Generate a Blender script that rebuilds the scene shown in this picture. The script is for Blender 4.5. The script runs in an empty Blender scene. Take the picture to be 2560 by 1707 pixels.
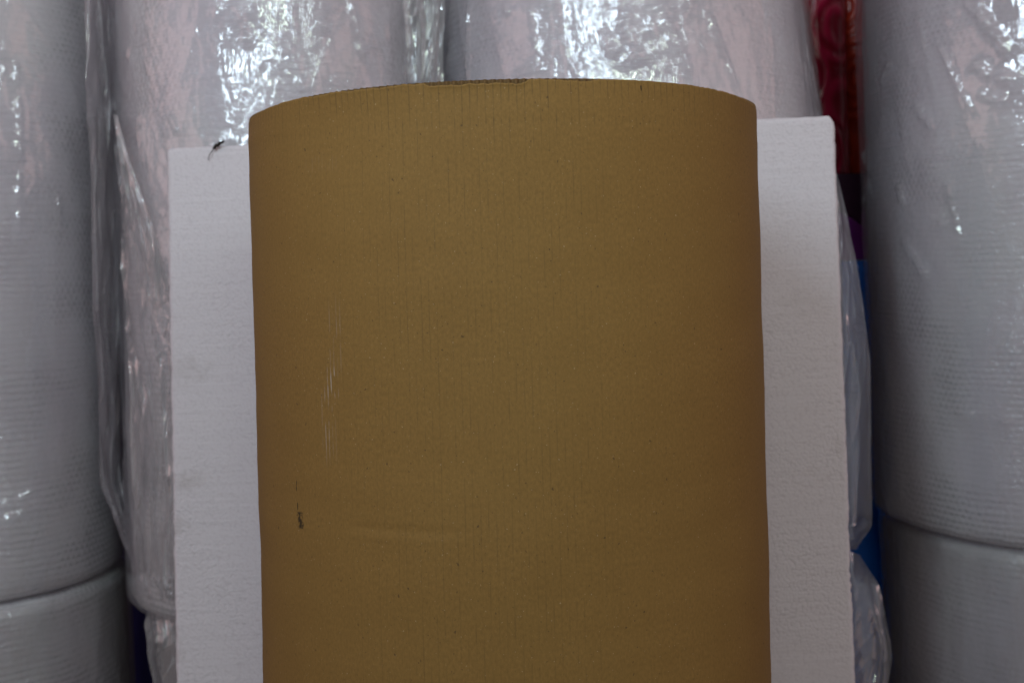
import bpy, math, random
import numpy as np
from mathutils import Vector

rng = np.random.default_rng(7)
random.seed(7)
S = bpy.context.scene
COL = S.collection
R_ = math.radians

# ------------------------------------------------------------------ camera, world, lamps, exposure
ZC = 1.50                      # lens height
ROLL = R_(1.55)
FPX = 2844.0                   # focal length in photo pixels (40 mm on 36 mm)
HX, HY = 1280.0, 660.0         # optical axis in the photo
cam = bpy.data.cameras.new('camera')
cam.lens = 40; cam.sensor_width = 36; cam.sensor_fit = 'HORIZONTAL'
cam.shift_y = -(853.5 - HY) / 2560.0
cam.clip_start = 0.05; cam.clip_end = 60
cam.dof.use_dof = True; cam.dof.focus_distance = 1.06; cam.dof.aperture_fstop = 6.3
co = bpy.data.objects.new('camera', cam); COL.objects.link(co)
co.location = (0, 0, ZC); co.rotation_euler = (R_(90), ROLL, 0)
S.camera = co

w = bpy.data.worlds.new('World'); S.world = w; w.use_nodes = True
bg = w.node_tree.nodes['Background']
wn = w.node_tree.nodes; wl = w.node_tree.links
wtc = wn.new('ShaderNodeTexCoord'); wsx = wn.new('ShaderNodeSeparateXYZ'); wmr = wn.new('ShaderNodeMapRange'); wmx = wn.new('ShaderNodeMix')
wmx.data_type = 'RGBA'
wl.new(wtc.outputs['Generated'], wsx.inputs[0]); wl.new(wsx.outputs[2], wmr.inputs[0])
wmr.inputs[1].default_value = -0.5; wmr.inputs[2].default_value = 0.3
wl.new(wmr.outputs[0], wmx.inputs[0])
wmx.inputs[6].default_value = (0.52, 0.38, 0.27, 1)      # brownish room below
wmx.inputs[7].default_value = (1.0, 0.84, 0.90, 1)       # pale pink room above
wl.new(wmx.outputs[2], bg.inputs[0]); bg.inputs[1].default_value = 0.185

def area(name, loc, target, sx, sy, power, color):
    l = bpy.data.lights.new(name, 'AREA'); l.shape = 'RECTANGLE'; l.size = sx; l.size_y = sy
    l.energy = power; l.color = color
    o = bpy.data.objects.new(name, l); COL.objects.link(o); o.location = loc
    d = Vector(target) - Vector(loc)
    o.rotation_euler = d.to_track_quat('-Z', 'Y').to_euler()
    return o

area('tube_or_fill_lamp', (-0.62, -0.24, ZC + 0.96), (0.0, 1.6, ZC + 0.15), 0.10, 0.8, 11.5, (0.68, 0.87, 1.0))
area('tube_or_fill_lamp', (1.05, -0.45, ZC + 1.10), (-0.2, 1.7, ZC + 0.25), 0.07, 0.75, 4.2, (0.78, 0.97, 1.0))
area('tube_or_fill_lamp', (0.10, -0.6, ZC + 0.92), (0.0, 1.4, ZC + 0.25), 0.7, 0.05, 4.2, (0.77, 1.0, 0.80))  # green-tinted fill added in front, turns the cardboard centre olive
area('warm_overhead_fill', (0.15, 0.25, ZC + 1.30), (0.1, 1.6, ZC + 0.25), 2.2, 1.4, 3.2, (1.0, 0.86, 0.88))  # broad pinkish fill added overhead for the shaded parts
area('warm_side_fill', (2.0, 0.75, ZC + 0.5), (0.2, 1.4, ZC), 1.1, 1.2, 3.2, (1.0, 0.66, 0.64))  # added fill, reddens the right flank of the cardboard
area('warm_side_fill', (-2.1, 0.65, ZC + 0.5), (-0.2, 1.4, ZC), 1.1, 1.2, 3.6, (1.0, 0.66, 0.64))  # added fill, reddens the left flank of the cardboard

S.view_settings.view_transform = 'Standard'
S.view_settings.look = 'None'
S.view_settings.exposure = 0.2
S.view_settings.gamma = 1.0
S.view_settings.use_curve_mapping = False
try:
    S.cycles.use_adaptive_sampling = True; S.cycles.adaptive_threshold = 0.03
    S.cycles.max_bounces = 7
    S.cycles.transparent_max_bounces = 14
    S.cycles.caustics_reflective = False
    S.cycles.sample_clamp_indirect = 4.0
except Exception:
    pass

# ------------------------------------------------------------------ helpers
def P(px, py, depth):
    """world point seen at photo pixel (px,py) at distance depth along the view axis"""
    dx, dy = (px - HX) / FPX * depth, (py - HY) / FPX * depth
    c, s = math.cos(ROLL), math.sin(ROLL)
    return np.array([dx * c - dy * s, depth, ZC - dx * s - dy * c])

def fade(t): return t * t * t * (t * (t * 6 - 15) + 10)
_perm = rng.permutation(4096)
_grad = np.stack([np.cos(np.linspace(0, 2 * np.pi, 64, endpoint=False)), np.sin(np.linspace(0, 2 * np.pi, 64, endpoint=False))], 1)
def perlin(x, y, seed=0):
    x = np.asarray(x, float) + seed * 17.37; y = np.asarray(y, float) + seed * 5.71
    xi = np.floor(x).astype(int); yi = np.floor(y).astype(int); xf = x - xi; yf = y - yi
    def g(ix, iy, fx, fy):
        h = _perm[(_perm[ix & 4095] + iy) & 4095] & 63
        return _grad[h, 0] * fx + _grad[h, 1] * fy
    u, v = fade(xf), fade(yf)
    a = g(xi, yi, xf, yf); b = g(xi + 1, yi, xf - 1, yf)
    c = g(xi, yi + 1, xf, yf - 1); d = g(xi + 1, yi + 1, xf - 1, yf - 1)
    return (a + u * (b - a)) * (1 - v) + (c + u * (d - c)) * v
def ridged(x, y, seed=0): return 1 - 2 * np.abs(perlin(x, y, seed))
def sstep(a, b, x):
    t = np.clip((x - a) / (b - a), 0, 1); return t * t * (3 - 2 * t)

def mesh_obj(name, verts, faces, mat, parent=None, uv=None, smooth=True):
    me = bpy.data.meshes.new(name)
    verts = np.asarray(verts, np.float32); faces = np.asarray(faces, np.int32)
    k = faces.shape[1]
    me.vertices.add(len(verts)); me.vertices.foreach_set('co', verts.ravel())
    me.loops.add(faces.size); me.loops.foreach_set('vertex_index', faces.ravel())
    me.polygons.add(len(faces))
    me.polygons.foreach_set('loop_start', np.arange(0, faces.size, k, dtype=np.int32))
    me.polygons.foreach_set('loop_total', np.full(len(faces), k, np.int32))
    me.update(calc_edges=True)
    me.polygons.foreach_set('use_smooth', np.full(len(faces), smooth, bool))
    if uv is not None:
        l = me.uv_layers.new(name='UVMap'); l.data.foreach_set('uv', np.asarray(uv, np.float32)[faces.ravel()].ravel())
    me.materials.append(mat); me.validate()
    o = bpy.data.objects.new(name, me); COL.objects.link(o)
    if parent is not None: o.parent = parent
    return o

def grid_faces(nu, nv, close_u=False, off=0):
    """grid index = iv*nu+iu ; quads"""
    iu = np.arange(nu if close_u else nu - 1); iv = np.arange(nv - 1)
    IU, IV = np.meshgrid(iu, iv); IU2 = (IU + 1) % nu
    a = IV * nu + IU; b = IV * nu + IU2; c = (IV + 1) * nu + IU2; d = (IV + 1) * nu + IU
    return np.stack([a, b, c, d], -1).reshape(-1, 4) + off

def tag(o, label=None, cat=None, group=None, kind=None):
    if label: o['label'] = label
    if cat: o['category'] = cat
    if group: o['group'] = group
    if kind: o['kind'] = kind
    return o
def thing(name, label, cat, loc, group=None):
    o = bpy.data.objects.new(name, None); COL.objects.link(o); o.location = loc; o.empty_display_size = 0.05
    return tag(o, label, cat, group)

# ------------------------------------------------------------------ material helpers
class NT:
    def __init__(self, name):
        self.m = bpy.data.materials.new(name); self.m.use_nodes = True
        self.t = self.m.node_tree; self.t.nodes.clear()
        self.out = self.n('ShaderNodeOutputMaterial')
    def n(self, typ, **kw):
        x = self.t.nodes.new(typ)
        for k, v in kw.items(): setattr(x, k, v)
        return x
    def link(self, a, b): self.t.links.new(a, b)
    def val(self, sock, v):
        if isinstance(v, bpy.types.NodeSocket): self.link(v, sock)
        else: sock.default_value = v
    def math(self, op, a, b=0.0, c=None, clamp=False):
        x = self.n('ShaderNodeMath', operation=op, use_clamp=clamp)
        self.val(x.inputs[0], a); self.val(x.inputs[1], b)
        if c is not None: self.val(x.inputs[2], c)
        return x.outputs[0]
    def mix(self, f, a, b, blend='MIX'):
        x = self.n('ShaderNodeMix', data_type='RGBA', blend_type=blend)
        self.val(x.inputs[0], f); self.val(x.inputs[6], a); self.val(x.inputs[7], b)
        return x.outputs[2]
    def smooth(self, v, a, b, lo=0.0, hi=1.0):
        x = self.n('ShaderNodeMapRange', interpolation_type='SMOOTHSTEP')
        self.val(x.inputs[0], v)
        for i, q in ((1, a), (2, b), (3, lo), (4, hi)): self.val(x.inputs[i], q)
        return x.outputs[0]
    def vec(self, v, scale=(1, 1, 1), loc=(0, 0, 0)):
        x = self.n('ShaderNodeMapping'); self.link(v, x.inputs[0])
        x.inputs['Scale'].default_value = scale; x.inputs['Location'].default_value = loc
        return x.outputs[0]
    def noise(self, v, scale, detail=3.0, rough=0.5, color=False):
        x = self.n('ShaderNodeTexNoise'); self.link(v, x.inputs['Vector'])
        x.inputs['Scale'].default_value = scale; x.inputs['Detail'].default_value = detail; x.inputs['Roughness'].default_value = rough
        return x.outputs[1] if color else x.outputs[0]
    def bump(self, h, dist, strength=1.0, normal=None):
        x = self.n('ShaderNodeBump'); self.val(x.inputs['Height'], h)
        x.inputs['Distance'].default_value = dist; x.inputs['Strength'].default_value = strength
        if normal is not None: self.link(normal, x.inputs['Normal'])
        return x.outputs[0]
    def principled(self, color, rough, normal=None, spec=0.5, **kw):
        b = self.n('ShaderNodeBsdfPrincipled')
        self.val(b.inputs['Base Color'], color); self.val(b.inputs['Roughness'], rough)
        b.inputs['Specular IOR Level'].default_value = spec
        if normal is not None: self.link(normal, b.inputs['Normal'])
        for k, v in kw.items(): self.val(b.inputs[k], v)
        return b.outputs[0]
    def finish(self, sh): self.link(sh, self.out.inputs[0]); return self.m

def uvxy(t):
    uv = t.n('ShaderNodeTexCoord').outputs['UV']
    s = t.n('ShaderNodeSeparateXYZ'); t.link(uv, s.inputs[0])
    return uv, s.outputs[0], s.outputs[1]

def mat_bubble(name, seed, rows=1.0, tint=(0.96, 0.895, 0.965)):
    t = NT(name); uv, u, v = uvxy(t)
    off = t.vec(uv, loc=(seed * 3.1, seed * 1.7, 0))
    wav = t.noise(off, 6.0, 2.0)
    wav2 = t.noise(t.vec(off, (30, 55, 1)), 1.0, 2.0)
    vv = t.math('ADD', t.math('MULTIPLY', v, 1 / 0.0100), t.math('ADD', t.math('MULTIPLY', wav, 1.4), t.math('MULTIPLY', wav2, 0.60)))
    row = t.math('SINE', t.math('MULTIPLY', vv, 2 * math.pi))
    shift = t.math('MULTIPLY', t.math('FLOOR', t.math('ADD', vv, 0.25)), math.pi)
    colm = t.math('SINE', t.math('ADD', t.math('MULTIPLY', u, 2 * math.pi / 0.0108), t.math('ADD', shift, t.math('MULTIPLY', wav2, 2.0))))
    patch = t.smooth(t.noise(off, 9.0, 3.0), 0.36, 0.66, 0.08, 1.15)
    h = t.math('MULTIPLY', t.math('ADD', row, t.math('MULTIPLY', colm, 0.34)), t.math('MULTIPLY', patch, rows))
    crin = t.noise(t.vec(off, (70, 130, 1)), 1.0, 4.0, 0.6)
    h = t.math('ADD', h, t.math('MULTIPLY', crin, 2.6))
    nrm = t.bump(h, 0.00125)
    big = t.noise(t.vec(off, (5, 2.4, 1)), 1.0, 3.0)
    c = t.mix(t.smooth(big, 0.35, 0.68), (tint[0] * .88, tint[1] * .88, tint[2] * .88, 1), (*tint, 1))
    c = t.mix(t.math('MULTIPLY', t.smooth(row, -0.2, 1.0), 0.10 * rows), c, (0.52, 0.50, 0.52, 1))
    df = t.n('ShaderNodeSubsurfaceScattering', falloff='RANDOM_WALK'); t.link(c, df.inputs['Color']); df.inputs['Scale'].default_value = 0.08
    df.inputs['Radius'].default_value = (1.0, 0.95, 0.95); t.link(t.bump(h, 0.00060), df.inputs['Normal'])
    g = t.n('ShaderNodeBsdfGlossy'); g.inputs['Roughness'].default_value = 0.10; t.link(nrm, g.inputs['Normal'])
    fr = t.n('ShaderNodeFresnel'); fr.inputs[0].default_value = 1.5; t.link(nrm, fr.inputs['Normal'])
    m = t.n('ShaderNodeMixShader'); t.link(t.math('MINIMUM', t.math('MULTIPLY', fr.outputs[0], 3.4), 0.45), m.inputs[0])
    t.link(df.outputs[0], m.inputs[1]); t.link(g.outputs[0], m.inputs[2])
    return t.finish(m.outputs[0])

def mat_film(name, haze, seed=0.0, tint=(0.82, 0.81, 0.83), rough=0.10, crinkle=0.0007):
    t = NT(name); uv, u, v = uvxy(t)
    off = t.vec(uv, loc=(seed * 2.3, seed, 0))
    h = t.noise(t.vec(off, (46, 17, 1)), 1.0, 4.0, 0.55)
    h2 = t.noise(t.vec(off, (150, 90, 1)), 1.0, 3.0, 0.6)
    cr = t.math('ABSOLUTE', t.math('SUBTRACT', t.noise(t.vec(off, (26, 9, 1), (3, 1, 0)), 1.0, 2.0, 0.5), 0.5))
    cr2 = t.math('ABSOLUTE', t.math('SUBTRACT', t.noise(t.vec(off, (60, 34, 1), (7, 2, 0)), 1.0, 2.0, 0.5), 0.5))
    cr = t.math('ADD', t.math('MULTIPLY', t.smooth(cr, 0.0, 0.09, 1.0, 0.0), 0.55), t.math('MULTIPLY', t.smooth(cr2, 0.0, 0.10, 1.0, 0.0), 0.25))
    hh = t.math('ADD', t.math('ADD', h, t.math('MULTIPLY', h2, 0.10)), t.math('MULTIPLY', cr, 0.28))
    nrm = t.bump(hh, crinkle * 2.0)
    g = t.n('ShaderNodeBsdfGlossy'); g.inputs['Roughness'].default_value = rough; t.link(nrm, g.inputs['Normal'])
    g.inputs['Color'].default_value = (1, 1, 1, 1)
    tr = t.n('ShaderNodeBsdfTransparent'); tr.inputs[0].default_value = (0.97, 0.97, 0.975, 1)
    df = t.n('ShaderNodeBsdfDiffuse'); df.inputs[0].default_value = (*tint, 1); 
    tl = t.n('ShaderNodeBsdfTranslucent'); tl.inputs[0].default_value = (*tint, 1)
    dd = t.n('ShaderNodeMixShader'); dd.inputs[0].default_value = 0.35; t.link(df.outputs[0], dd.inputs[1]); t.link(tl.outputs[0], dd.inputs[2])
    m1 = t.n('ShaderNodeMixShader')
    hz = t.smooth(t.noise(t.vec(off, (22, 6, 1)), 1.0, 4.0), 0.3, 0.75, haze * 0.7, min(1, haze * 1.4))
    t.link(hz, m1.inputs[0]); t.link(tr.outputs[0], m1.inputs[1]); t.link(dd.outputs[0], m1.inputs[2])
    fr = t.n('ShaderNodeFresnel'); fr.inputs[0].default_value = 1.55; t.link(nrm, fr.inputs['Normal'])
    f = t.math('MULTIPLY', fr.outputs[0], 1.9, clamp=True); f = t.math('MINIMUM', f, 0.45)
    m2 = t.n('ShaderNodeMixShader'); t.link(f, m2.inputs[0]); t.link(m1.outputs[0], m2.inputs[1]); t.link(g.outputs[0], m2.inputs[2])
    return t.finish(m2.outputs[0])

def mat_simple(name, color, rough=0.6, spec=0.3, bump=0.0, scale=60.0):
    t = NT(name); obj = t.n('ShaderNodeTexCoord').outputs['Object']
    n = t.noise(obj, scale, 4.0)
    c = t.mix(n, (*[x * 0.85 for x in color], 1), (*[min(1, x * 1.12) for x in color], 1))
    return t.finish(t.principled(c, rough, t.bump(n, bump) if bump else None, spec))

# ------------------------------------------------------------------ setting
def box(name, x0, x1, y0, y1, z0, z1, mat, parent=None):
    v = [(x, y, z) for z in (z0, z1) for y in (y0, y1) for x in (x0, x1)]
    f = [(0, 2, 3, 1), (4, 5, 7, 6), (0, 1, 5, 4), (2, 6, 7, 3), (0, 4, 6, 2), (1, 3, 7, 5)]
    return mesh_obj(name, v, f, mat, parent, smooth=False)
tag(box('floor', -4, 4, -3, 3.2, -0.1, 0, mat_simple('concrete', (0.22, 0.20, 0.19), 0.8, 0.3, 0.002, 8)), kind='structure')
tag(box('back_wall', -4, 4, 3.2, 3.3, -0.1, 3.4, mat_simple('dark_wall', (0.10, 0.09, 0.10), 0.8)), kind='structure')

# ------------------------------------------------------------------ wrapped bubble rolls
def solve_x(px_tangent, side, Y, R):
    """axis x so that the right (+1) or left (-1) outline passes through photo column px_tangent"""
    al = math.atan((px_tangent - HX) / FPX)
    X = 0.0
    for _ in range(60):
        d = math.hypot(X, Y); X = Y * math.tan(al - side * math.asin(R / d))
    return X

def theta_samples(front, nf, nb):
    """angles, 0 = towards the lens side (-Y); dense over +-front"""
    a = np.linspace(-front, front, nf, endpoint=False)
    b = np.linspace(front, 2 * np.pi - front, nb, endpoint=False)
    return np.concatenate([a, b])

def hit(px, py, X, Y, R):
    """(theta, z) where the ray of a photo pixel meets the roll's surface"""
    p = P(px, py, 1.0); dx = p[0]; dz = p[2] - ZC
    # |(dx*t-X, t-Y)| = R
    a = dx * dx + 1; b = -2 * (dx * X + Y); c = X * X + Y * Y - R * R
    disc = max(b * b - 4 * a * c, 0.0); t = (-b - math.sqrt(disc)) / (2 * a)
    return math.atan2(dx * t - X, -(t - Y)), ZC + dz * t

def lathe(theta, z, rad, dx):
    return np.stack([dx + rad * np.sin(theta), -rad * np.cos(theta), z], -1)

def bubble_roll(label, X, Y, R, z0, z1, seed, prof=None, lean=None, gap=0.006, folds=(), body_mat=None, film_mat=None,
                crumple=0.004, name='bubble_wrap_roll', nz=330):
    root = thing(name, label, 'bubble wrap', (X, Y, z0), 'wrapped rolls of bubble wrap stacked upright')
    H = z1 - z0
    def edge(h):    # rounded ends
        e = 0.022
        lo = np.clip(1 - h / e, 0, 1); hi = np.clip(1 - (H - h) / e, 0, 1)
        return -0.018 * (1 - np.sqrt(np.clip(1 - lo ** 2, 0, 1))) - 0.018 * (1 - np.sqrt(np.clip(1 - hi ** 2, 0, 1)))
    def pr(h): return (prof(h + z0) if prof else 0.0) + R
    def ln(h): return lean(h + z0) if lean else 0.0 * h
    # body
    th = theta_samples(R_(115), 150, 30); hh = np.concatenate([np.linspace(0, .05, 14)[:-1], np.linspace(.05, H - .05, 120), np.linspace(H - .05, H, 14)[1:]])
    T, Hh = np.meshgrid(th, hh)
    rad = pr(Hh) + edge(Hh) + 0.004 * perlin(T * 2.1, Hh * 4, seed) + 0.0025 * perlin(T * 5, Hh * 13, seed + 1)
    V = lathe(T, Hh, rad, ln(Hh)).reshape(-1, 3); F = grid_faces(len(th), len(hh), True)
    uv = np.stack([T * R, Hh], -1).reshape(-1, 2)
    n0 = len(V); V = np.vstack([V, [[ln(np.array(0.))+0, 0, 0.0], [ln(np.array(H))+0, 0, H]]]); uv = np.vstack([uv, [[0, 0], [0, H]]])
    nT = len(th); i = np.arange(nT); j = (i + 1) % nT; base = (len(hh) - 1) * nT
    F = np.vstack([F, np.stack([np.full(nT, n0), j, i, i], -1)[:, :4], np.stack([np.full(nT, n0 + 1), base + i, base + j, base + j], -1)])
    # end caps are triangles: build them from quads with a mid vertex to stay all-quad
    F = F[:-2 * nT]
    capv = []
    V = V[:n0]; uv = uv[:n0]
    for ring, hz in ((0, 0.0), (base, H)):
        cen = np.array([float(ln(np.array(hz))), 0, hz]); inner = cen + (V[ring:ring + nT] - cen) * 0.05
        s = len(V); V = np.vstack([V, inner]); uv = np.vstack([uv, np.zeros((nT, 2))])
        q = np.stack([ring + i, s + i, s + j, ring + j], -1)
        F = np.vstack([F, q if ring == 0 else q[:, ::-1]])
    mesh_obj('bubble_wrap', V, F, body_mat, root, uv)
    # clear film sleeve
    th = theta_samples(R_(112), 560, 44); hh = np.linspace(0.006, H - 0.004, nz)
    T, Hh = np.meshgrid(th, hh); A = T * R
    rad = pr(Hh) + edge(Hh) + gap
    cr = 0.55 * ridged(A * 9 + 0.9 * perlin(A * 8, Hh * 5, seed + 2), Hh * 2.6, seed + 3) ** 3 \
        + 0.30 * ridged(A * 21, Hh * 8 + A * 4, seed + 4) ** 3 + 0.14 * ridged(A * 44 + Hh * 10, Hh * 26, seed + 5) ** 3
    mask = 0.25 + 0.75 * sstep(-0.15, 0.35, perlin(A * 5, Hh * 3, seed + 6))
    rad = rad + crumple * cr * mask + 0.004 * perlin(T * 2.3, Hh * 3, seed + 7)
    zz = Hh.copy()
    fr = np.random.default_rng(seed + 100)
    extra = []
    for _ in range(60):
        a0 = fr.uniform(-1.25, 1.25); h0 = z0 + fr.uniform(.03, H); L = fr.uniform(.05, .28); tl = fr.normal(0.12, .22)
        extra.append(dict(p0=(a0, h0), p1=(a0 + L * math.sin(tl) / R, h0 - L * math.cos(tl)), w=fr.uniform(.0028, .0052), a=fr.uniform(.0014, .0042), wob=fr.uniform(.001, .004)))
    for f in list(folds) + extra:
        (a0, h0), (a1, h1) = f['p0'], f['p1']
        h0 -= z0; h1 -= z0
        wd, am = f.get('w', 0.006), f.get('a', 0.008) * .75
        dA, dH = (a1 - a0) * R, h1 - h0; L = math.hypot(dA, dH)
        s = ((A - a0 * R) * dA + (Hh - h0) * dH) / (L * L)
        q = ((A - a0 * R) * dH - (Hh - h0) * dA) / L
        q = q + f.get('wob', 0.004) * perlin(s * L * 18, s * 0 + am * 999, seed + 9)
        env = sstep(-0.08, 0.12, s) * (1 - sstep(0.8, 1.08, s)) * (0.62 + 0.55 * perlin(s * L * 28, s * 0, seed + 11 + wd * 1000) + 0.50 * perlin(s * L * 75, q * 120, seed + 13 + am * 1000))
        rad = rad + am / (1 + (q / wd) ** 2) * env
    V = lathe(T, zz, rad, ln(Hh)).reshape(-1, 3)
    mesh_obj('plastic_sleeve', V, grid_faces(len(th), len(hh), True), film_mat, root, np.stack([A, Hh], -1).reshape(-1, 2))
    return root

def ribbon(name, left, right, d_left, d_right, mat, root, seed, nu=70, nv=260, amp=0.006, folds=5, fv=1.0):
    """a hanging flap of loose film between two polylines of photo points, given as real points in depth"""
    def line(pts, d):
        pts = np.array(pts, float); t = np.linspace(0, 1, len(pts)); tt = np.linspace(0, 1, nv)
        # smooth interpolation
        xs = np.interp(tt, t, pts[:, 0]); ys = np.interp(tt, t, pts[:, 1])
        k = np.ones(15) / 15
        xs = np.convolve(np.pad(xs, 7, mode='edge'), k, 'valid')
        dd = np.interp(tt, np.linspace(0, 1, len(d)), d)
        return np.array([P(a, b, c) for a, b, c in zip(xs, ys, dd)])
    Lp, Rp = line(left, d_left), line(right, d_right)
    U = np.linspace(0, 1, nu)[None, :, None]
    V = Lp[:, None] * (1 - U) + Rp[:, None] * U
    uu, vv = np.meshgrid(np.linspace(0, 1, nu), np.linspace(0, 1, nv))
    off = amp * (ridged(uu * folds + 0.8 * perlin(vv * 5 * fv, uu * 2, seed), vv * 2.5 * fv, seed + 1) ** 3 + 0.4 * fv * ridged(uu * folds * 2.3 + vv * 6, vv * 11 * fv, seed + 2) ** 3)
    off += amp * 0.8 * perlin(uu * 2, vv * 5 * fv, seed + 3)
    V[:, :, 1] -= off
    V[:, :, 0] += amp * 0.5 * perlin(uu * 4 * fv, vv * 9 * fv, seed + 4)
    loc = np.array(root.location)
    ln = np.linalg.norm(Lp[-1] - Lp[0])
    wdt = np.linalg.norm(Rp[nv // 2] - Lp[nv // 2])
    return mesh_obj(name, (V - loc).reshape(-1, 3), grid_faces(nu, nv), mat, root, np.stack([uu * wdt, vv * ln], -1).reshape(-1, 2))

film_a = mat_film('clear_film', 0.10, 1.0, rough=0.05)
film_b = mat_film('clear_film_creased', 0.14, 5.0, rough=0.08, crinkle=0.0012)
film_c = mat_film('clear_film_slack', 0.40, 9.0, tint=(0.78, 0.77, 0.78), rough=0.05, crinkle=0.0003)
film_d = mat_film('clear_film_thin', 0.24, 7.0, tint=(0.78, 0.77, 0.78), rough=0.10, crinkle=0.0004)
film_e = mat_film('clear_film_doubled', 0.42, 11.0, tint=(0.92, 0.88, 0.92), rough=0.08, crinkle=0.0004)
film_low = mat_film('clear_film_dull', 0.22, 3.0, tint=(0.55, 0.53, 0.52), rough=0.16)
bub = [mat_bubble('bubble_wrap_%s' % n, i + 1, (1.0, 0.6, 0.5, 0.9)[i]) for i, n in enumerate(('pale', 'milky', 'white', 'grey'))]

ZB1, ZB2, ZB3, ZB4 = ZC - 0.485, ZC - 0.52, ZC - 0.475, ZC - 0.455
R1, Y1 = 0.225, 1.88; X1 = solve_x(290, 1, Y1, R1)
R2, Y2 = 0.247, 1.895; X2 = solve_x(305, -1, Y2, R2)
R3, Y3 = 0.345, 2.005; X3 = solve_x(2092, 1, Y3, R3)
R4, Y4 = 0.320, 1.975; X4 = solve_x(2172, -1, Y4, R4)

def F_(r, pts, **kw):
    X, Y, R = r
    return dict(p0=hit(*pts[0], X, Y, R), p1=hit(*pts[1], X, Y, R), **kw)
r1, r2, r3, r4 = (X1, Y1, R1), (X2, Y2, R2), (X3, Y3, R3), (X4, Y4, R4)

ru1 = bubble_roll('upper bubble wrap roll at the far left edge, striped with rows of glinting bubbles', X1, Y1, R1, ZB1, ZB1 + 1.05, 3,
    folds=[F_(r1, ((196, 0), (205, 300)), w=.005, a=.010, wob=.006), F_(r1, ((36, 150), (46, 420)), w=.004, a=.008, wob=.003),
           F_(r1, ((46, 430), (34, 620)), w=.004, a=.008, wob=.004), F_(r1, ((235, 130), (240, 250)), w=.004, a=.008),
           F_(r1, ((0, 1262), (92, 1222)), w=.006, a=.010, wob=.003), F_(r1, ((0, 1302), (104, 1246)), w=.006, a=.012, wob=.003),
           F_(r1, ((262, 270), (262, 560)), w=.004, a=.007, wob=.002), F_(r1, ((132, 480), (138, 600)), w=.004, a=.007)],
    body_mat=bub[0], film_mat=film_a, crumple=.003, gap=.009)
ru2 = bubble_roll('upper bubble wrap roll with crinkled film standing behind the left half of the cardboard', X2, Y2, R2, ZB2, ZB2 + 1.06, 5,
    folds=[F_(r2, ((600, 0), (622, 120)), w=.006, a=.012), F_(r2, ((870, 0), (900, 160)), w=.004, a=.009, wob=.001),
           F_(r2, ((710, 90), (760, 240)), w=.006, a=.010), F_(r2, ((780, 55), (822, 82)), w=.008, a=.012),
           F_(r2, ((360, 285), (366, 415)), w=.006, a=.010), F_(r2, ((338, 120), (330, 150)), w=.005, a=.008),
           F_(r2, ((432, 285), (458, 335)), w=.005, a=.008), F_(r2, ((1012, 0), (1000, 220)), w=.004, a=.012, wob=.002),
           F_(r2, ((545, 0), (548, 50)), w=.004, a=.008)],
    body_mat=bub[1], film_mat=film_b, crumple=.0065)
def lean3(z): return -0.022 * np.clip((z - ZC + .03) / .48, 0, 1.4)
def prof3(z): return -0.022 * np.clip((z - ZC + .03) / .48, 0, 1.4)
ru3 = bubble_roll('large upper bubble wrap roll with broad bright creases behind the right half of the cardboard', X3, Y3, R3, ZB3, ZB3 + 1.04, 8,
    lean=lean3, prof=prof3,
    folds=[F_(r3, ((1345, 0), (1362, 140)), w=.005, a=.010, wob=.002), F_(r3, ((1362, 145), (1330, 178)), w=.005, a=.009, wob=.001),
           F_(r3, ((1590, 60), (1622, 160)), w=.009, a=.014), F_(r3, ((1600, 20), (1590, 70)), w=.008, a=.012),
           F_(r3, ((1685, 0), (1728, 130)), w=.010, a=.015), F_(r3, ((1535, 70), (1562, 140)), w=.006, a=.010),
           F_(r3, ((1652, 10), (1664, 90)), w=.007, a=.011), F_(r3, ((1730, 120), (1755, 200)), w=.005, a=.010),
           F_(r3, ((1815, 40), (1878, 250)), w=.004, a=.011, wob=.001), F_(r3, ((1280, 0), (1288, 40)), w=.005, a=.010),
           F_(r3, ((1185, 0), (1180, 190)), w=.004, a=.010, wob=.001), F_(r3, ((1140, 100), (1130, 195)), w=.006, a=.012),
           F_(r3, ((1300, 190), (1390, 170)), w=.005, a=.006)],
    body_mat=bub[2], film_mat=film_b, crumple=.0045)
ru4 = bubble_roll('upper bubble wrap roll at the right edge, diagonal bright creases across its film', X4, Y4, R4, ZB4, ZB4 + 1.02, 12,
    folds=[F_(r4, ((2420, 0), (2500, 100)), w=.006, a=.013), F_(r4, ((2450, 0), (2520, 150)), w=.006, a=.012),
           F_(r4, ((2345, 90), (2450, 300)), w=.004, a=.008, wob=.002), F_(r4, ((2440, 160), (2490, 195)), w=.007, a=.013),
           F_(r4, ((2490, 195), (2560, 200)), w=.007, a=.013), F_(r4, ((2455, 235), (2530, 260)), w=.006, a=.011),
           F_(r4, ((2302, 260), (2345, 330)), w=.006, a=.010), F_(r4, ((2240, 160), (2220, 215)), w=.006, a=.011),
           F_(r4, ((2178, 380), (2190, 430)), w=.007, a=.012), F_(r4, ((2190, 455), (2176, 520)), w=.007, a=.012),
           F_(r4, ((2380, 460), (2410, 620)), w=.005, a=.010, wob=.002), F_(r4, ((2262, 460), (2270, 510)), w=.006, a=.011),
           F_(r4, ((2270, 600), (2325, 700)), w=.006, a=.010), F_(r4, ((2400, 1030), (2540, 1045)), w=.006, a=.008)],
    body_mat=bub[3], film_mat=film_a, crumple=.003, gap=0.010)

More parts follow.
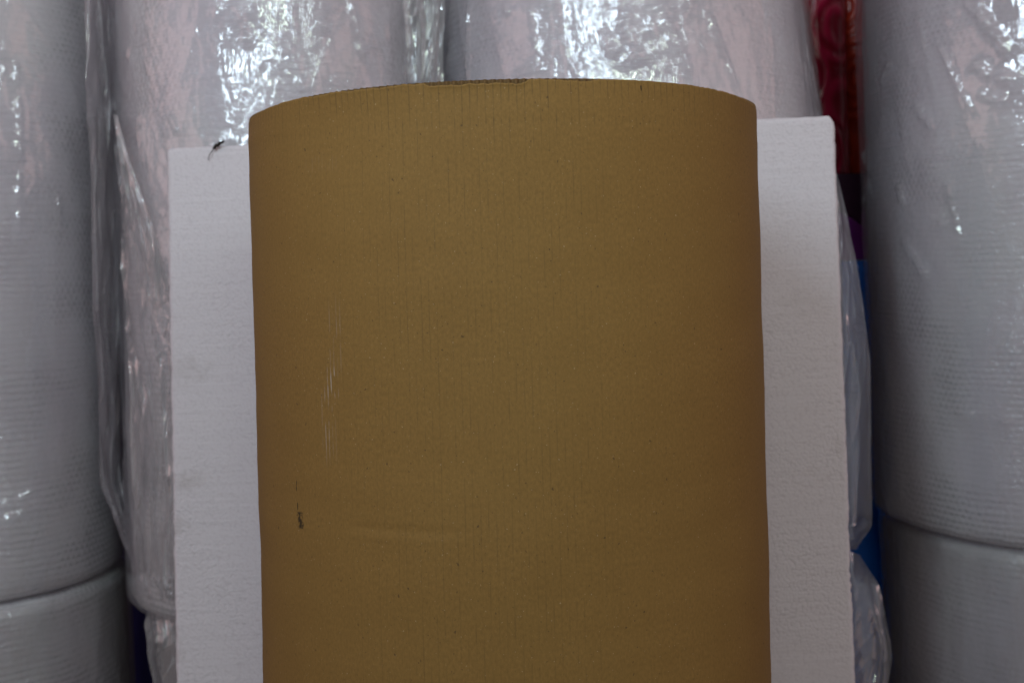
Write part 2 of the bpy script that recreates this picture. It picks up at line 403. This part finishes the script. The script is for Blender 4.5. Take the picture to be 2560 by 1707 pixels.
# lower row
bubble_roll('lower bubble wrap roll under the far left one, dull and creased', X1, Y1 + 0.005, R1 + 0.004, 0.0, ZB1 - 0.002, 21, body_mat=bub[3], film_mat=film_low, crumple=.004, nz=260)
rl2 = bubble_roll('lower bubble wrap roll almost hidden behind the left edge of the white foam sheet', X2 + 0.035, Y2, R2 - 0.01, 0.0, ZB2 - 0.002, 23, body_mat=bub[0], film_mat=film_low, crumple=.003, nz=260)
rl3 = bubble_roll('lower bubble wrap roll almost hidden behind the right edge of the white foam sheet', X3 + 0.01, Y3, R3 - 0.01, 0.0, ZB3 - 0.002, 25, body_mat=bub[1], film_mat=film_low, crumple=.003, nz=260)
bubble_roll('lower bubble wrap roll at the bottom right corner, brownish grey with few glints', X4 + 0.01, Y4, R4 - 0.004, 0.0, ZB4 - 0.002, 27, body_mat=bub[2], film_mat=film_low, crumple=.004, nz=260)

# slack film hanging beside the rolls
ribbon('loose_film', [(218, -60), (226, 300), (238, 800), (252, 1200), (336, 1425)], [(309, -60), (307, 300), (308, 800), (312, 1200), (352, 1418)],
       [1.735, 1.745, 1.78], [1.85, 1.85, 1.85], film_e, ru1, 30, amp=.010, folds=2.5, fv=1.2)
ribbon('loose_film', [(290, 290), (298, 500), (318, 760), (322, 900), (330, 1150), (352, 1425), (372, 1492)],
       [(292, 290), (372, 520), (440, 760), (450, 900), (455, 1150), (455, 1425), (455, 1500)],
       [1.80, 1.76, 1.74, 1.74], [1.70, 1.665, 1.66, 1.66], film_c, ru2, 31, nu=120, nv=320, amp=.012, folds=3)
ribbon('loose_film', [(1990, -40), (2015, 250), (2050, 520), (2060, 700), (2060, 1000), (2060, 1300), (2060, 1380)],
       [(2000, -40), (2052, 290), (2112, 520), (2150, 710), (2174, 900), (2182, 1310), (2140, 1370)],
       [1.86, 1.78, 1.74, 1.74, 1.74], [1.90, 1.86, 1.84, 1.84, 1.84], film_d, ru3, 33, amp=.005, folds=2)
ribbon('loose_film', [(1000, -60), (1004, 60), (1000, 220), (1000, 400)], [(1110, -60), (1112, 60), (1115, 220), (1118, 400)],
       [1.80, 1.80, 1.80], [1.80, 1.80, 1.80], film_c, ru3, 35, amp=.016, folds=2.2, fv=.25)
ribbon('loose_film', [(385, 1495), (362, 1560), (368, 1640), (395, 1760)], [(445, 1485), (460, 1560), (470, 1640), (480, 1760)],
       [1.77, 1.74, 1.74], [1.69, 1.67, 1.67], film_c, rl2, 37, nv=160, amp=.012, folds=1.5, fv=.3)
ribbon('loose_film', [(2110, 1370), (2110, 1450), (2110, 1580), (2110, 1760)], [(2152, 1385), (2192, 1460), (2226, 1620), (2205, 1760)],
       [1.72, 1.70, 1.70], [1.80, 1.76, 1.74], film_d, rl3, 39, nv=160, amp=.012, folds=1.5, fv=.3)

# ------------------------------------------------------------------ coloured rolls in the gaps behind
def tube(name, label, cat, X, Y, R, z0, z1, mat, seed, rip=0.0):
    th = np.linspace(0, 2 * np.pi, 120, endpoint=False); hh = np.linspace(0, z1 - z0, 90)
    T, H = np.meshgrid(th, hh)
    rad = R + 0.003 * perlin(T * 3, H * 8, seed) + rip * np.sin(T * 9 + 2 * perlin(T, H * 3, seed))
    V = lathe(T, H, rad, 0.0).reshape(-1, 3); F = grid_faces(120, 90, True)
    for ring, hz in ((0, 0.0), (89 * 120, z1 - z0)):
        s = len(V); inner = V[ring:ring + 120] * np.array([0.15, 0.15, 1]); V = np.vstack([V, inner])
        i = np.arange(120); j = (i + 1) % 120; q = np.stack([ring + i, s + i, s + j, ring + j], -1)
        F = np.vstack([F, q if ring == 0 else q[:, ::-1]])
    o = mesh_obj(name, V, F, mat, None, np.zeros((len(V), 2)))
    o.location = (X, Y, z0)
    return tag(o, label, cat)

def mat_emboss(name, ca, cb):
    t = NT(name); obj = t.n('ShaderNodeTexCoord').outputs['Object']
    vo = t.n('ShaderNodeTexVoronoi'); t.link(t.vec(obj, (1, 1, 0.7)), vo.inputs['Vector']); vo.inputs['Scale'].default_value = 11
    wv = t.math('SINE', t.math('MULTIPLY', vo.outputs['Distance'], 34.0))
    wv2 = t.n('ShaderNodeTexWave', wave_type='RINGS'); t.link(obj, wv2.inputs['Vector']); wv2.inputs['Scale'].default_value = 6; wv2.inputs['Distortion'].default_value = 5
    h = t.math('ADD', wv, wv2.outputs[1])
    c = t.mix(t.smooth(h, -0.5, 1.6), (*ca, 1), (*cb, 1))
    return t.finish(t.principled(c, 0.32, t.bump(h, 0.0009), 0.5))
tube('plastic_roll', 'crimson embossed roll in the gap beside the right bubble wrap', 'plastic roll', P(2026, 300, 2.36)[0], 2.36, 0.075, ZC + 0.13, ZC + 0.95, mat_emboss('crimson_embossed', (0.20, 0.002, 0.018), (0.36, 0.008, 0.050)), 41)
tube('plastic_roll', 'orange red embossed roll half hidden at the right of the crimson one', 'plastic roll', P(2158, 300, 2.40)[0], 2.40, 0.060, ZC + 0.13, ZC + 0.95, mat_emboss('orange_embossed', (0.28, 0.020, 0.008), (0.40, 0.036, 0.012)), 43)
xg = P(2140, 560, 2.4)[0]
def slab_bundle(name, label, cat, x0, x1, z00, z01, z10, z11, mat):
    y0, y1 = 2.24, 2.56
    v = [(x0, y0, z00), (x1, y0, z10), (x0, y1, z00), (x1, y1, z10), (x0, y0, z01), (x1, y0, z11), (x0, y1, z01), (x1, y1, z11)]
    f = [(0, 2, 3, 1), (4, 5, 7, 6), (0, 1, 5, 4), (2, 6, 7, 3), (0, 4, 6, 2), (1, 3, 7, 5)]
    return tag(mesh_obj(name, v, f, mat, smooth=False), label, cat)
zb = ZC - 0.012
slab_bundle('sheet_or_shade_block', 'dark block standing in for the shade under the crimson roll in the right gap', 'plastic sheets', xg - .09, xg + .012, zb + .107, zb + .172, zb + .041, zb + .172, mat_simple('gap_shade', (0.05, 0.016, 0.045), 0.35))  # dark gap under the crimson roll, its shade built as a solid
for o in bpy.data.objects:
    if o.name.startswith('plastic_roll'): o.location.z = zb + .174
slab_bundle('sheet_or_shade_block', 'purple folded sheet wedged between the dark shade block and the blue roll', 'plastic sheets', xg - .09, xg + .012, zb + .003, zb + .104, zb + .003, zb + .038, mat_simple('purple_sheet', (0.22, 0.025, 0.28), 0.4))
tube('plastic_roll', 'bright blue roll in the right gap under the purple sheet', 'plastic roll', P(2140, 700, 2.3)[0], 2.31, 0.085, 0.0, zb, mat_simple('blue_sheet', (0.02, 0.20, 0.95), 0.35), 45)
tube('plastic_roll', 'navy roll deep in the left gap between the lower bubble wrap rolls', 'plastic roll', P(390, 1500, 2.42)[0], 2.42, 0.12, 0.0, ZC + .1, mat_simple('navy_sheet', (0.05, 0.045, 0.22), 0.4), 47)

# ------------------------------------------------------------------ white foam sheet
def mat_foam():
    t = NT('white_foam'); tc = t.n('ShaderNodeTexCoord'); obj = tc.outputs['Object']
    uv, u, v = uvxy(t)
    vo = t.n('ShaderNodeTexVoronoi', feature='SMOOTH_F1'); t.link(obj, vo.inputs['Vector']); vo.inputs['Scale'].default_value = 260
    try: vo.inputs['Smoothness'].default_value = 0.25
    except Exception: pass
    d = vo.outputs['Distance']
    dome = t.math('SUBTRACT', 1.0, t.math('MULTIPLY', d, d))
    patch = t.smooth(t.noise(obj, 7, 2), 0.35, 0.65, 0.25, 1.0)
    saw = t.noise(t.vec(uv, (4, 130, 1)), 1.0, 3.0)
    saw2 = t.noise(t.vec(uv, (14, 70, 1)), 1.0, 2.0)
    h = t.math('ADD', t.math('MULTIPLY', dome, patch), t.math('MULTIPLY', t.math('ADD', saw, saw2), 0.9))
    nrm = t.bump(h, 0.00075)
    c = t.mix(t.smooth(d, 0.4, 0.9), (0.73, 0.685, 0.715, 1), (0.68, 0.632, 0.662, 1))
    dirt = t.smooth(t.noise(t.vec(obj, (1.0, 1.0, 1.3)), 11, 5, 0.6), 0.60, 0.78)
    c = t.mix(t.math('MULTIPLY', dirt, 0.14), c, (0.36, 0.31, 0.25, 1))
    # a few grimy spots rubbed on the left side and along both cut edges
    for (px, py, r, a) in ((455, 932, .030, .30), (490, 935, .022, .30), (447, 1215, .014, .5), (443, 1325, .016, .65), (480, 1215, .014, .35), (418, 536, .006, .5), (2100, 1160, .010, .4), (2010, 780, .035, .22), (440, 1640, .012, .8), (436, 1600, .010, .6)):
        q = foam_uv(px, py)
        e = t.math('SQRT', t.math('ADD', t.math('POWER', t.math('MULTIPLY', t.math('SUBTRACT', u, q[0]), 0.7), 2.0), t.math('POWER', t.math('SUBTRACT', v, q[1]), 2.0)))
        e = t.math('ADD', e, t.math('MULTIPLY', t.math('SUBTRACT', t.noise(obj, 90, 4), 0.5), r * 3.0))
        c = t.mix(t.smooth(e, r * 0.1, r * 1.2, a * .24, 0.0), c, (0.22, 0.17, 0.12, 1))
    sp = t.noise(obj, 330, 2)
    c = t.mix(t.smooth(sp, 0.70, 0.78, 0, .35), c, (0.30, 0.26, 0.22, 1))
    return t.finish(t.principled(c, 0.75, nrm, 0.3))

FTL, FTR = P(415, 371, 1.612), P(2087, 289, 1.592)
FBL, FBR = P(440, 1707, 1.562), P(2140, 1707, 1.556)
k = FTL[2] / (FTL[2] - FBL[2]); FL0 = FTL + (FBL - FTL) * k
k2 = FTR[2] / (FTR[2] - FBR[2]); FR0 = FTR + (FBR - FTR) * k2
FW = float(np.linalg.norm(FTR - FTL)); FH = float(np.linalg.norm(FTL - FL0))
def foam_uv(px, py):
    a, b, c, d = (415, 371), (2087, 289), (440, 1707), (2140, 1707)
    tv = (py - 330) / (1707 - 330)
    xl = a[0] + (c[0] - a[0]) * tv; xr = b[0] + (d[0] - b[0]) * tv
    s = (px - xl) / (xr - xl); yt = a[1] + (b[1] - a[1]) * s
    v = (py - yt) / (1707 - yt) / k
    return s * FW, FH * (1 - v)
def foam_sheet():
    nu, nv = 260, 420; th = 0.026
    u = np.linspace(0, 1, nu); v = np.concatenate([np.linspace(0, .35, 60)[:-1], np.linspace(.35, 1, nv - 59)])
    nv = len(v)
    U, V = np.meshgrid(u, v)
    base = (FL0[None, None] * (1 - U)[..., None] + FR0[None, None] * U[..., None]) * (1 - V)[..., None] + (FTL[None, None] * (1 - U)[..., None] + FTR[None, None] * U[..., None]) * V[..., None]
    # ragged cut edges
    el = 1 - sstep(0, .012, U); er = 1 - sstep(0, .012, 1 - U); et = 1 - sstep(0, .010, 1 - V)
    base[..., 0] += 0.0016 * perlin(V * 60, U * 0, 51) * (el + er) + 0.0012 * perlin(V * 230, U * 0, 52) * (el + er)
    chipR = np.exp(-((V - 0.62) / .012) ** 2) + .6 * np.exp(-((V - 0.655) / .02) ** 2)
    base[..., 0] += -0.003 * chipR * er * (0.5 + perlin(V * 300, V * 0, 57))
    base[..., 2] += 0.0010 * perlin(U * 60, V * 0, 53) * et - 0.010 * et * sstep(0.993, 1.0, U) - 0.002 * et * (1 - sstep(0, .006, U))
    base[..., 1] += 0.0012 * perlin(U * 5, V * 6, 54)
    rim = np.maximum(np.maximum(el * 0, 0), 0)
    front = base.copy(); edge = np.minimum(np.minimum(U, 1 - U) * FW, (1 - V) * FH)
    front[..., 1] += 0.004 * (1 - np.clip(edge / 0.004, 0, 1)) ** 2
    back = base.copy(); back[..., 1] += th
    N = nu * nv
    Vv = np.vstack([front.reshape(-1, 3), back.reshape(-1, 3)])
    Ff = grid_faces(nu, nv); Fb = grid_faces(nu, nv, off=N)[:, ::-1]
    idx = np.arange(N).reshape(nv, nu)
    loop = np.concatenate([idx[0, :-1], idx[:-1, -1], idx[-1, ::-1][:-1], idx[::-1, 0][:-1]])
    nx = np.roll(loop, -1)
    Fs = np.stack([loop, loop + N, nx + N, nx], -1)
    uv = np.stack([U * FW, V * FH], -1).reshape(-1, 2)
    o = mesh_obj('foam_sheet', Vv, np.vstack([Ff, Fb, Fs]), mat_foam(), None, np.vstack([uv, uv]))
    return tag(o, 'white beaded foam sheet standing upright between the cardboard and the bubble wrap rolls', 'foam sheet')
foam_sheet()

# scrap of dead leaf on the top edge of the foam
def scrap():
    c = P(547, 363, 1.6075); pts = []; faces = []
    sx = 1.6 / FPX
    n = 24; m = 8
    ax = np.linspace(-1, 1, n)
    for a in ax:
        rad = 0.0032 * max(0.02, (1 - a * a)) ** 0.7 * (1 + 0.35 * perlin(a * 4, 0.3, 61))
        for j in range(m):
            p = j / m * 2 * math.pi
            pts.append((a * 0.0088, 0.6 * rad * math.cos(p), a * 0.0052 + rad * math.sin(p) * (1 + .3 * math.sin(a * 9))))
    for i in range(n - 1):
        for j in range(m): faces.append((i * m + j, i * m + (j + 1) % m, (i + 1) * m + (j + 1) % m, (i + 1) * m + j))
    def thread(path, r):
        path = [((x - 547) * sx, 0.0, -(y - 363) * sx) for x, y in path]
        b = len(pts); q = 5
        for kk, (x, y, z) in enumerate(path):
            rr = r * (1 - 0.6 * kk / len(path))
            for j in range(q):
                p = j / q * 2 * math.pi; pts.append((x + rr * math.cos(p), y + rr * math.sin(p), z))
        for i in range(len(path) - 1):
            for j in range(q): faces.append((b + i * q + j, b + i * q + (j + 1) % q, b + (i + 1) * q + (j + 1) % q, b + (i + 1) * q + j))
    thread([(550, 365), (541, 369), (536, 372), (531, 379), (526, 386), (523, 391), (522, 396), (523, 402)], 0.0009)
    thread([(538, 371), (540, 364), (542, 360)], 0.0009)
    thread([(556, 361), (561, 359), (563, 357)], 0.0007)
    o = mesh_obj('dead_leaf_scrap', pts, faces, mat_simple('dead_leaf', (0.022, 0.015, 0.011), 0.8))
    o.location = (c[0], c[1] - 0.0035, c[2])
    tag(o, 'tiny dark scrap with a thin curled thread on top of the white foam sheet', 'scrap')
scrap()

# ------------------------------------------------------------------ cardboard roll
TA, TB, TY = 0.2763, 0.250, 1.262          # half width, half depth, axis distance
TX = P(1267, 660, TY)[0]
ZT = ZC + 0.1645
FL = 0.0070                                # flute pitch
def tube_uv(px, py):
    """(arc length from the front, height below the rim) for a photo pixel on the roll"""
    p = P(px, py, 1.0); dx, dz = p[0], p[2] - ZC
    a = (dx / TA) ** 2 + (1 / TB) ** 2; b = -2 * (dx * TX / TA ** 2 + TY / TB ** 2); c = (TX / TA) ** 2 + (TY / TB) ** 2 - 1
    t = (-b - math.sqrt(max(b * b - 4 * a * c, 0))) / (2 * a)
    th = math.atan2((dx * t - TX) / TA, -(t - TY) / TB)
    return arc(th), ZT - (ZC + dz * t)
_tt = np.linspace(-math.pi, math.pi, 4001)
_ds = np.hypot(TA * np.cos(_tt), TB * np.sin(_tt)); _s = np.concatenate([[0], np.cumsum((_ds[1:] + _ds[:-1]) / 2 * np.diff(_tt))]); _s -= _s[2000]
def arc(th): return float(np.interp(th, _tt, _s))
PER = float(_s[-1] - _s[0])

def mat_card():
    t = NT('brown_cardboard'); uv, u, v = uvxy(t)          # v = depth below the rim
    fib = t.noise(t.vec(uv, (1, 0.55, 1)), 420, 4, 0.65)
    mott = t.noise(t.vec(uv, (1, 0.5, 1)), 26, 4, 0.6)
    big = t.noise(uv, 5, 3)
    c = t.mix(fib, (0.141, 0.0755, 0.019, 1), (0.350, 0.192, 0.053, 1))
    c = t.mix(t.smooth(mott, 0.3, 0.7, 0, .30), c, (0.214, 0.1145, 0.029, 1))
    c = t.mix(t.smooth(big, 0.35, 0.7, 0, .22), c, (0.258, 0.150, 0.041, 1))
    # lines pressed through by the flutes
    ph = t.math('FRACT', t.math('ADD', t.math('DIVIDE', u, FL), 0.5))
    dist = t.math('ABSOLUTE', t.math('SUBTRACT', ph, 0.5))
    jit = t.math('MULTIPLY', t.math('SUBTRACT', t.noise(t.vec(uv, (143, 40, 1)), 1.0, 2.0), 0.5), 0.10)
    line = t.smooth(t.math('ADD', dist, jit), 0.02, 0.115, 1.0, 0.0)
    br = t.smooth(t.noise(t.vec(uv, (140, 16, 1)), 1.0, 4.0, 0.7), 0.40, 0.66)
    rim = t.smooth(t.math('ADD', v, t.math('MULTIPLY', t.noise(t.vec(uv, (150, 3, 1)), 1.0, 1.0), 0.11)), 0.066, 0.074, 1.0, 0.0)
    e2 = t.math('SUBTRACT', 1.0, t.math('MULTIPLY', t.math('ABSOLUTE', t.math('SUBTRACT', v, 0.037)), 150.0), clamp=True)
    mid = t.smooth(t.math('ABSOLUTE', t.math('ADD', u, 0.03)), 0.03, 0.19, 0.62, 0.12)
    low = t.math('MULTIPLY', br, mid)
    ln = t.math('MULTIPLY', line, t.math('ADD', t.math('MAXIMUM', t.math('MULTIPLY', rim, 0.55), t.math('MULTIPLY', e2, 0.45)), low), clamp=True)
    c = t.mix(t.math('MULTIPLY', ln, 0.56), c, (0.085, 0.052, 0.020, 1))
    # specks
    for sc, lo, hi, col, am in ((420, .71, .76, (0.07, 0.042, 0.018, 1), .7), (480, .72, .77, (0.60, 0.48, 0.30, 1), .45), (210, .745, .775, (0.04, 0.025, 0.015, 1), .7)):
        c = t.mix(t.smooth(t.noise(t.vec(uv, (1, .8, 1), (sc * .01, 0, 0)), sc, 1.0), lo, hi, 0, am * .75), c, col)
    # pale scuffs
    for (px, py, ru, rv, am) in ((832, 955, .010, .017, .42), (822, 1060, .011, .045, .22), (838, 840, .012, .045, .10), (800, 410, .03, .010, .04)):
        q = tube_uv(px, py)
        a = t.smooth(t.math('ABSOLUTE', t.math('SUBTRACT', u, q[0])), ru * .4, ru, 1, 0)
        b = t.smooth(t.math('ABSOLUTE', t.math('SUBTRACT', v, q[1])), rv * .4, rv, 1, 0)
        st = t.smooth(t.math('ABSOLUTE', t.math('SUBTRACT', t.math('FRACT', t.math('DIVIDE', u, FL * 0.62)), 0.5)), .06, .2, 1, 0)
        st = t.math('MULTIPLY', st, t.smooth(t.noise(t.vec(uv, (200, 45, 1)), 1, 3), .42, .6))
        c = t.mix(t.math('MULTIPLY', t.math('MULTIPLY', a, b), t.math('MULTIPLY', st, am)), c, (0.62, 0.58, 0.55, 1))
    # torn slit showing the dark hollow of a flute
    for (p0, p1, wd) in (((741, 1200), (741, 1228), .0013), ((743, 1255), (744, 1275), .0011), ((749, 1277), (753, 1322), .0062), ((1602, 212), (1602, 226), .0010), ((683, 1212), (683, 1218), .001), ((698, 1314), (697, 1322), .001), ((667, 1622), (667, 1634), .001)):
        a0, b0 = tube_uv(*p0), tube_uv(*p1); hl = (b0[1] - a0[1]) / 2; cv = (a0[1] + b0[1]) / 2
        f = t.math('DIVIDE', t.math('SUBTRACT', v, cv), hl)
        uc = t.math('ADD', (a0[0] + b0[0]) / 2, t.math('MULTIPLY', f, (b0[0] - a0[0]) / 2))
        wob = t.math('MULTIPLY', t.math('SUBTRACT', t.noise(t.vec(uv, (260, 170, 1)), 1, 4, .7), 0.5), wd * 3.2)
        e = t.math('ABSOLUTE', t.math('ADD', t.math('SUBTRACT', u, uc), wob))
        m = t.math('MULTIPLY', t.smooth(e, wd * .25, wd * .75, 1, 0), t.smooth(t.math('ABSOLUTE', f), .75, 1.05, 1, 0))
        c = t.mix(t.math('MULTIPLY', m, 0.9), c, (0.028, 0.018, 0.009, 1))
    flute = t.math('COSINE', t.math('MULTIPLY', u, 2 * math.pi / FL))
    h = t.math('ADD', t.math('MULTIPLY', flute, 0.035), t.math('MULTIPLY', fib, 0.7))
    nrm = t.bump(h, 0.00020)
    return t.finish(t.principled(c, 0.72, nrm, 0.25))

def card_roll():
    root = thing('cardboard_roll', 'brown corrugated cardboard roll standing upright in front, scuffed, with a ragged top rim', 'cardboard roll', (TX, TY, 0))
    mat = mat_card()
    mb = mat_simple('cardboard_core_shaded', (0.17, 0.098, 0.040), 0.85, 0.2, 0.0004, 300)  # fluting and inner paper, colour darkened for shade in the rim slit
    th = theta_samples(R_(100), 620, 90); nT = len(th)
    sA = np.interp(np.where(th > math.pi, th - 2 * math.pi, th), _tt, _s)
    sU = np.where(th > math.pi, sA + PER, sA)
    # where the outer sheet has curled down from the cut edge
    def loss(px0, px1):
        a = tube_uv(px0, 260)[0]; b = tube_uv(px1, 215)[0]
        return sstep(a, a + .012, sU) * (1 - sstep(b - .012, b, sU))
    sag = -0.0095 * np.abs(np.sin(th)) ** 5
    ragged = sag + 0.0010 * perlin(sU * 420, sU * 0, 71) + 0.0008 * perlin(sU * 90, sU * 0, 72)
    cut = 0.0020 * loss(760, 1065) * (.6 + perlin(sU * 40, sU * 0, 73)) + 0.0062 * loss(1050, 1330) * (0.55 + .9 * np.abs(perlin(sU * 17, sU * 0, 74))) + 0.0030 * loss(1290, 1500) * (.5 + perlin(sU * 25, sU * 0, 75))
    def shell(a_off, ztop, thick, name, m, hi=160):
        d = np.concatenate([np.linspace(0, .02, 14)[:-1], np.linspace(.02, .62, hi), np.linspace(.62, ZT, 14)[1:]])
        T, D = np.meshgrid(th, d)
        Sx = np.broadcast_to(sU, T.shape)
        z = ztop[None] * (1 - sstep(0, .05, D)) + (ZT - D)
        z = np.clip(z, 0.0, None)
        dent = 0.0
        if name == 'outer_liner':
            q0 = tube_uv(1005, 1326)
            dent = -0.0010 * np.exp(-((D - q0[1] - .004 * (Sx - q0[0])) / .0035) ** 2) * np.exp(-((Sx - q0[0]) / .055) ** 4) + 0.0002 * np.exp(-((D - q0[1] - .006) / .004) ** 2) * np.exp(-((Sx - q0[0]) / .06) ** 4)
            dent = dent + 0.0026 * perlin(Sx * 5, D * 6, 76) + 0.0008 * perlin(Sx * 5, D * 26, 77)
            dent = dent * sstep(0, .03, D)
            dent = dent - 0.00018 * np.exp(-((D - .037) / .004) ** 2)
            dent = dent + 0.0014 * np.exp(-D / .003) * (loss(1050, 1330) + loss(760, 1065) * .6)[None]
        if name == 'inner_liner': dent = -0.0045 * sstep(0, .05, D)
        def pos(off):
            return np.stack([(TA + off + dent) * np.sin(T), -(TB + off + dent) * np.cos(T), z], -1).reshape(-1, 3)
        Vo, Vi = pos(a_off), pos(a_off - thick)
        n = len(Vo); nd = len(d); Fo = grid_faces(nT, nd, True)[:, ::-1]; Fi = grid_faces(nT, nd, True, off=n)
        i = np.arange(nT); j = (i + 1) % nT
        Ft = np.stack([i, j, j + n, i + n], -1); b = (nd - 1) * nT; Fb = np.stack([b + j, b + i, b + i + n, b + j + n], -1)
        uv = np.stack([Sx, D], -1).reshape(-1, 2)
        return mesh_obj(name, np.vstack([Vo, Vi]), np.vstack([Fo, Fi, Ft, Fb]), m, root, np.vstack([uv, uv]))
    shell(0.0, ragged - cut, 0.0005, 'outer_liner', mat)
    rag2 = sag + 0.0015 * perlin(sU * 520, sU * 0, 81) + 0.0006 * perlin(sU * 120, sU * 0, 82)
    shell(-0.0040, rag2 - 0.0004, 0.0005, 'inner_liner', mb, 60)
    # the wavy middle sheet
    nfl = int(PER / FL); per = 14; nT2 = nfl * per
    s = np.linspace(-PER / 2, PER / 2, nT2, endpoint=False); t2 = np.interp(s, _s, _tt)
    dd = np.array([0, .004, .012, .02, .035, .05, .1, ZT - 0.001])
    T, D = np.meshgrid(t2, dd); Sx = np.broadcast_to(s, T.shape)
    off = -0.00225 + 0.00165 * np.cos(Sx / PER * nfl * 2 * math.pi)
    zr = 0.0007 * perlin(s * 600, s * 0, 83) + 0.0003
    off = off - 0.0045 * sstep(0, .05, D)
    z = ZT - D + (zr - 0.0095 * np.abs(np.sin(t2)) ** 5)[None] * (D < .003)
    V = np.stack([(TA + off) * np.sin(T), -(TB + off) * np.cos(T), z], -1).reshape(-1, 3)
    mesh_obj('fluting', V, grid_faces(nT2, len(dd), True), mb, root, np.zeros((len(V), 2)))
card_roll()
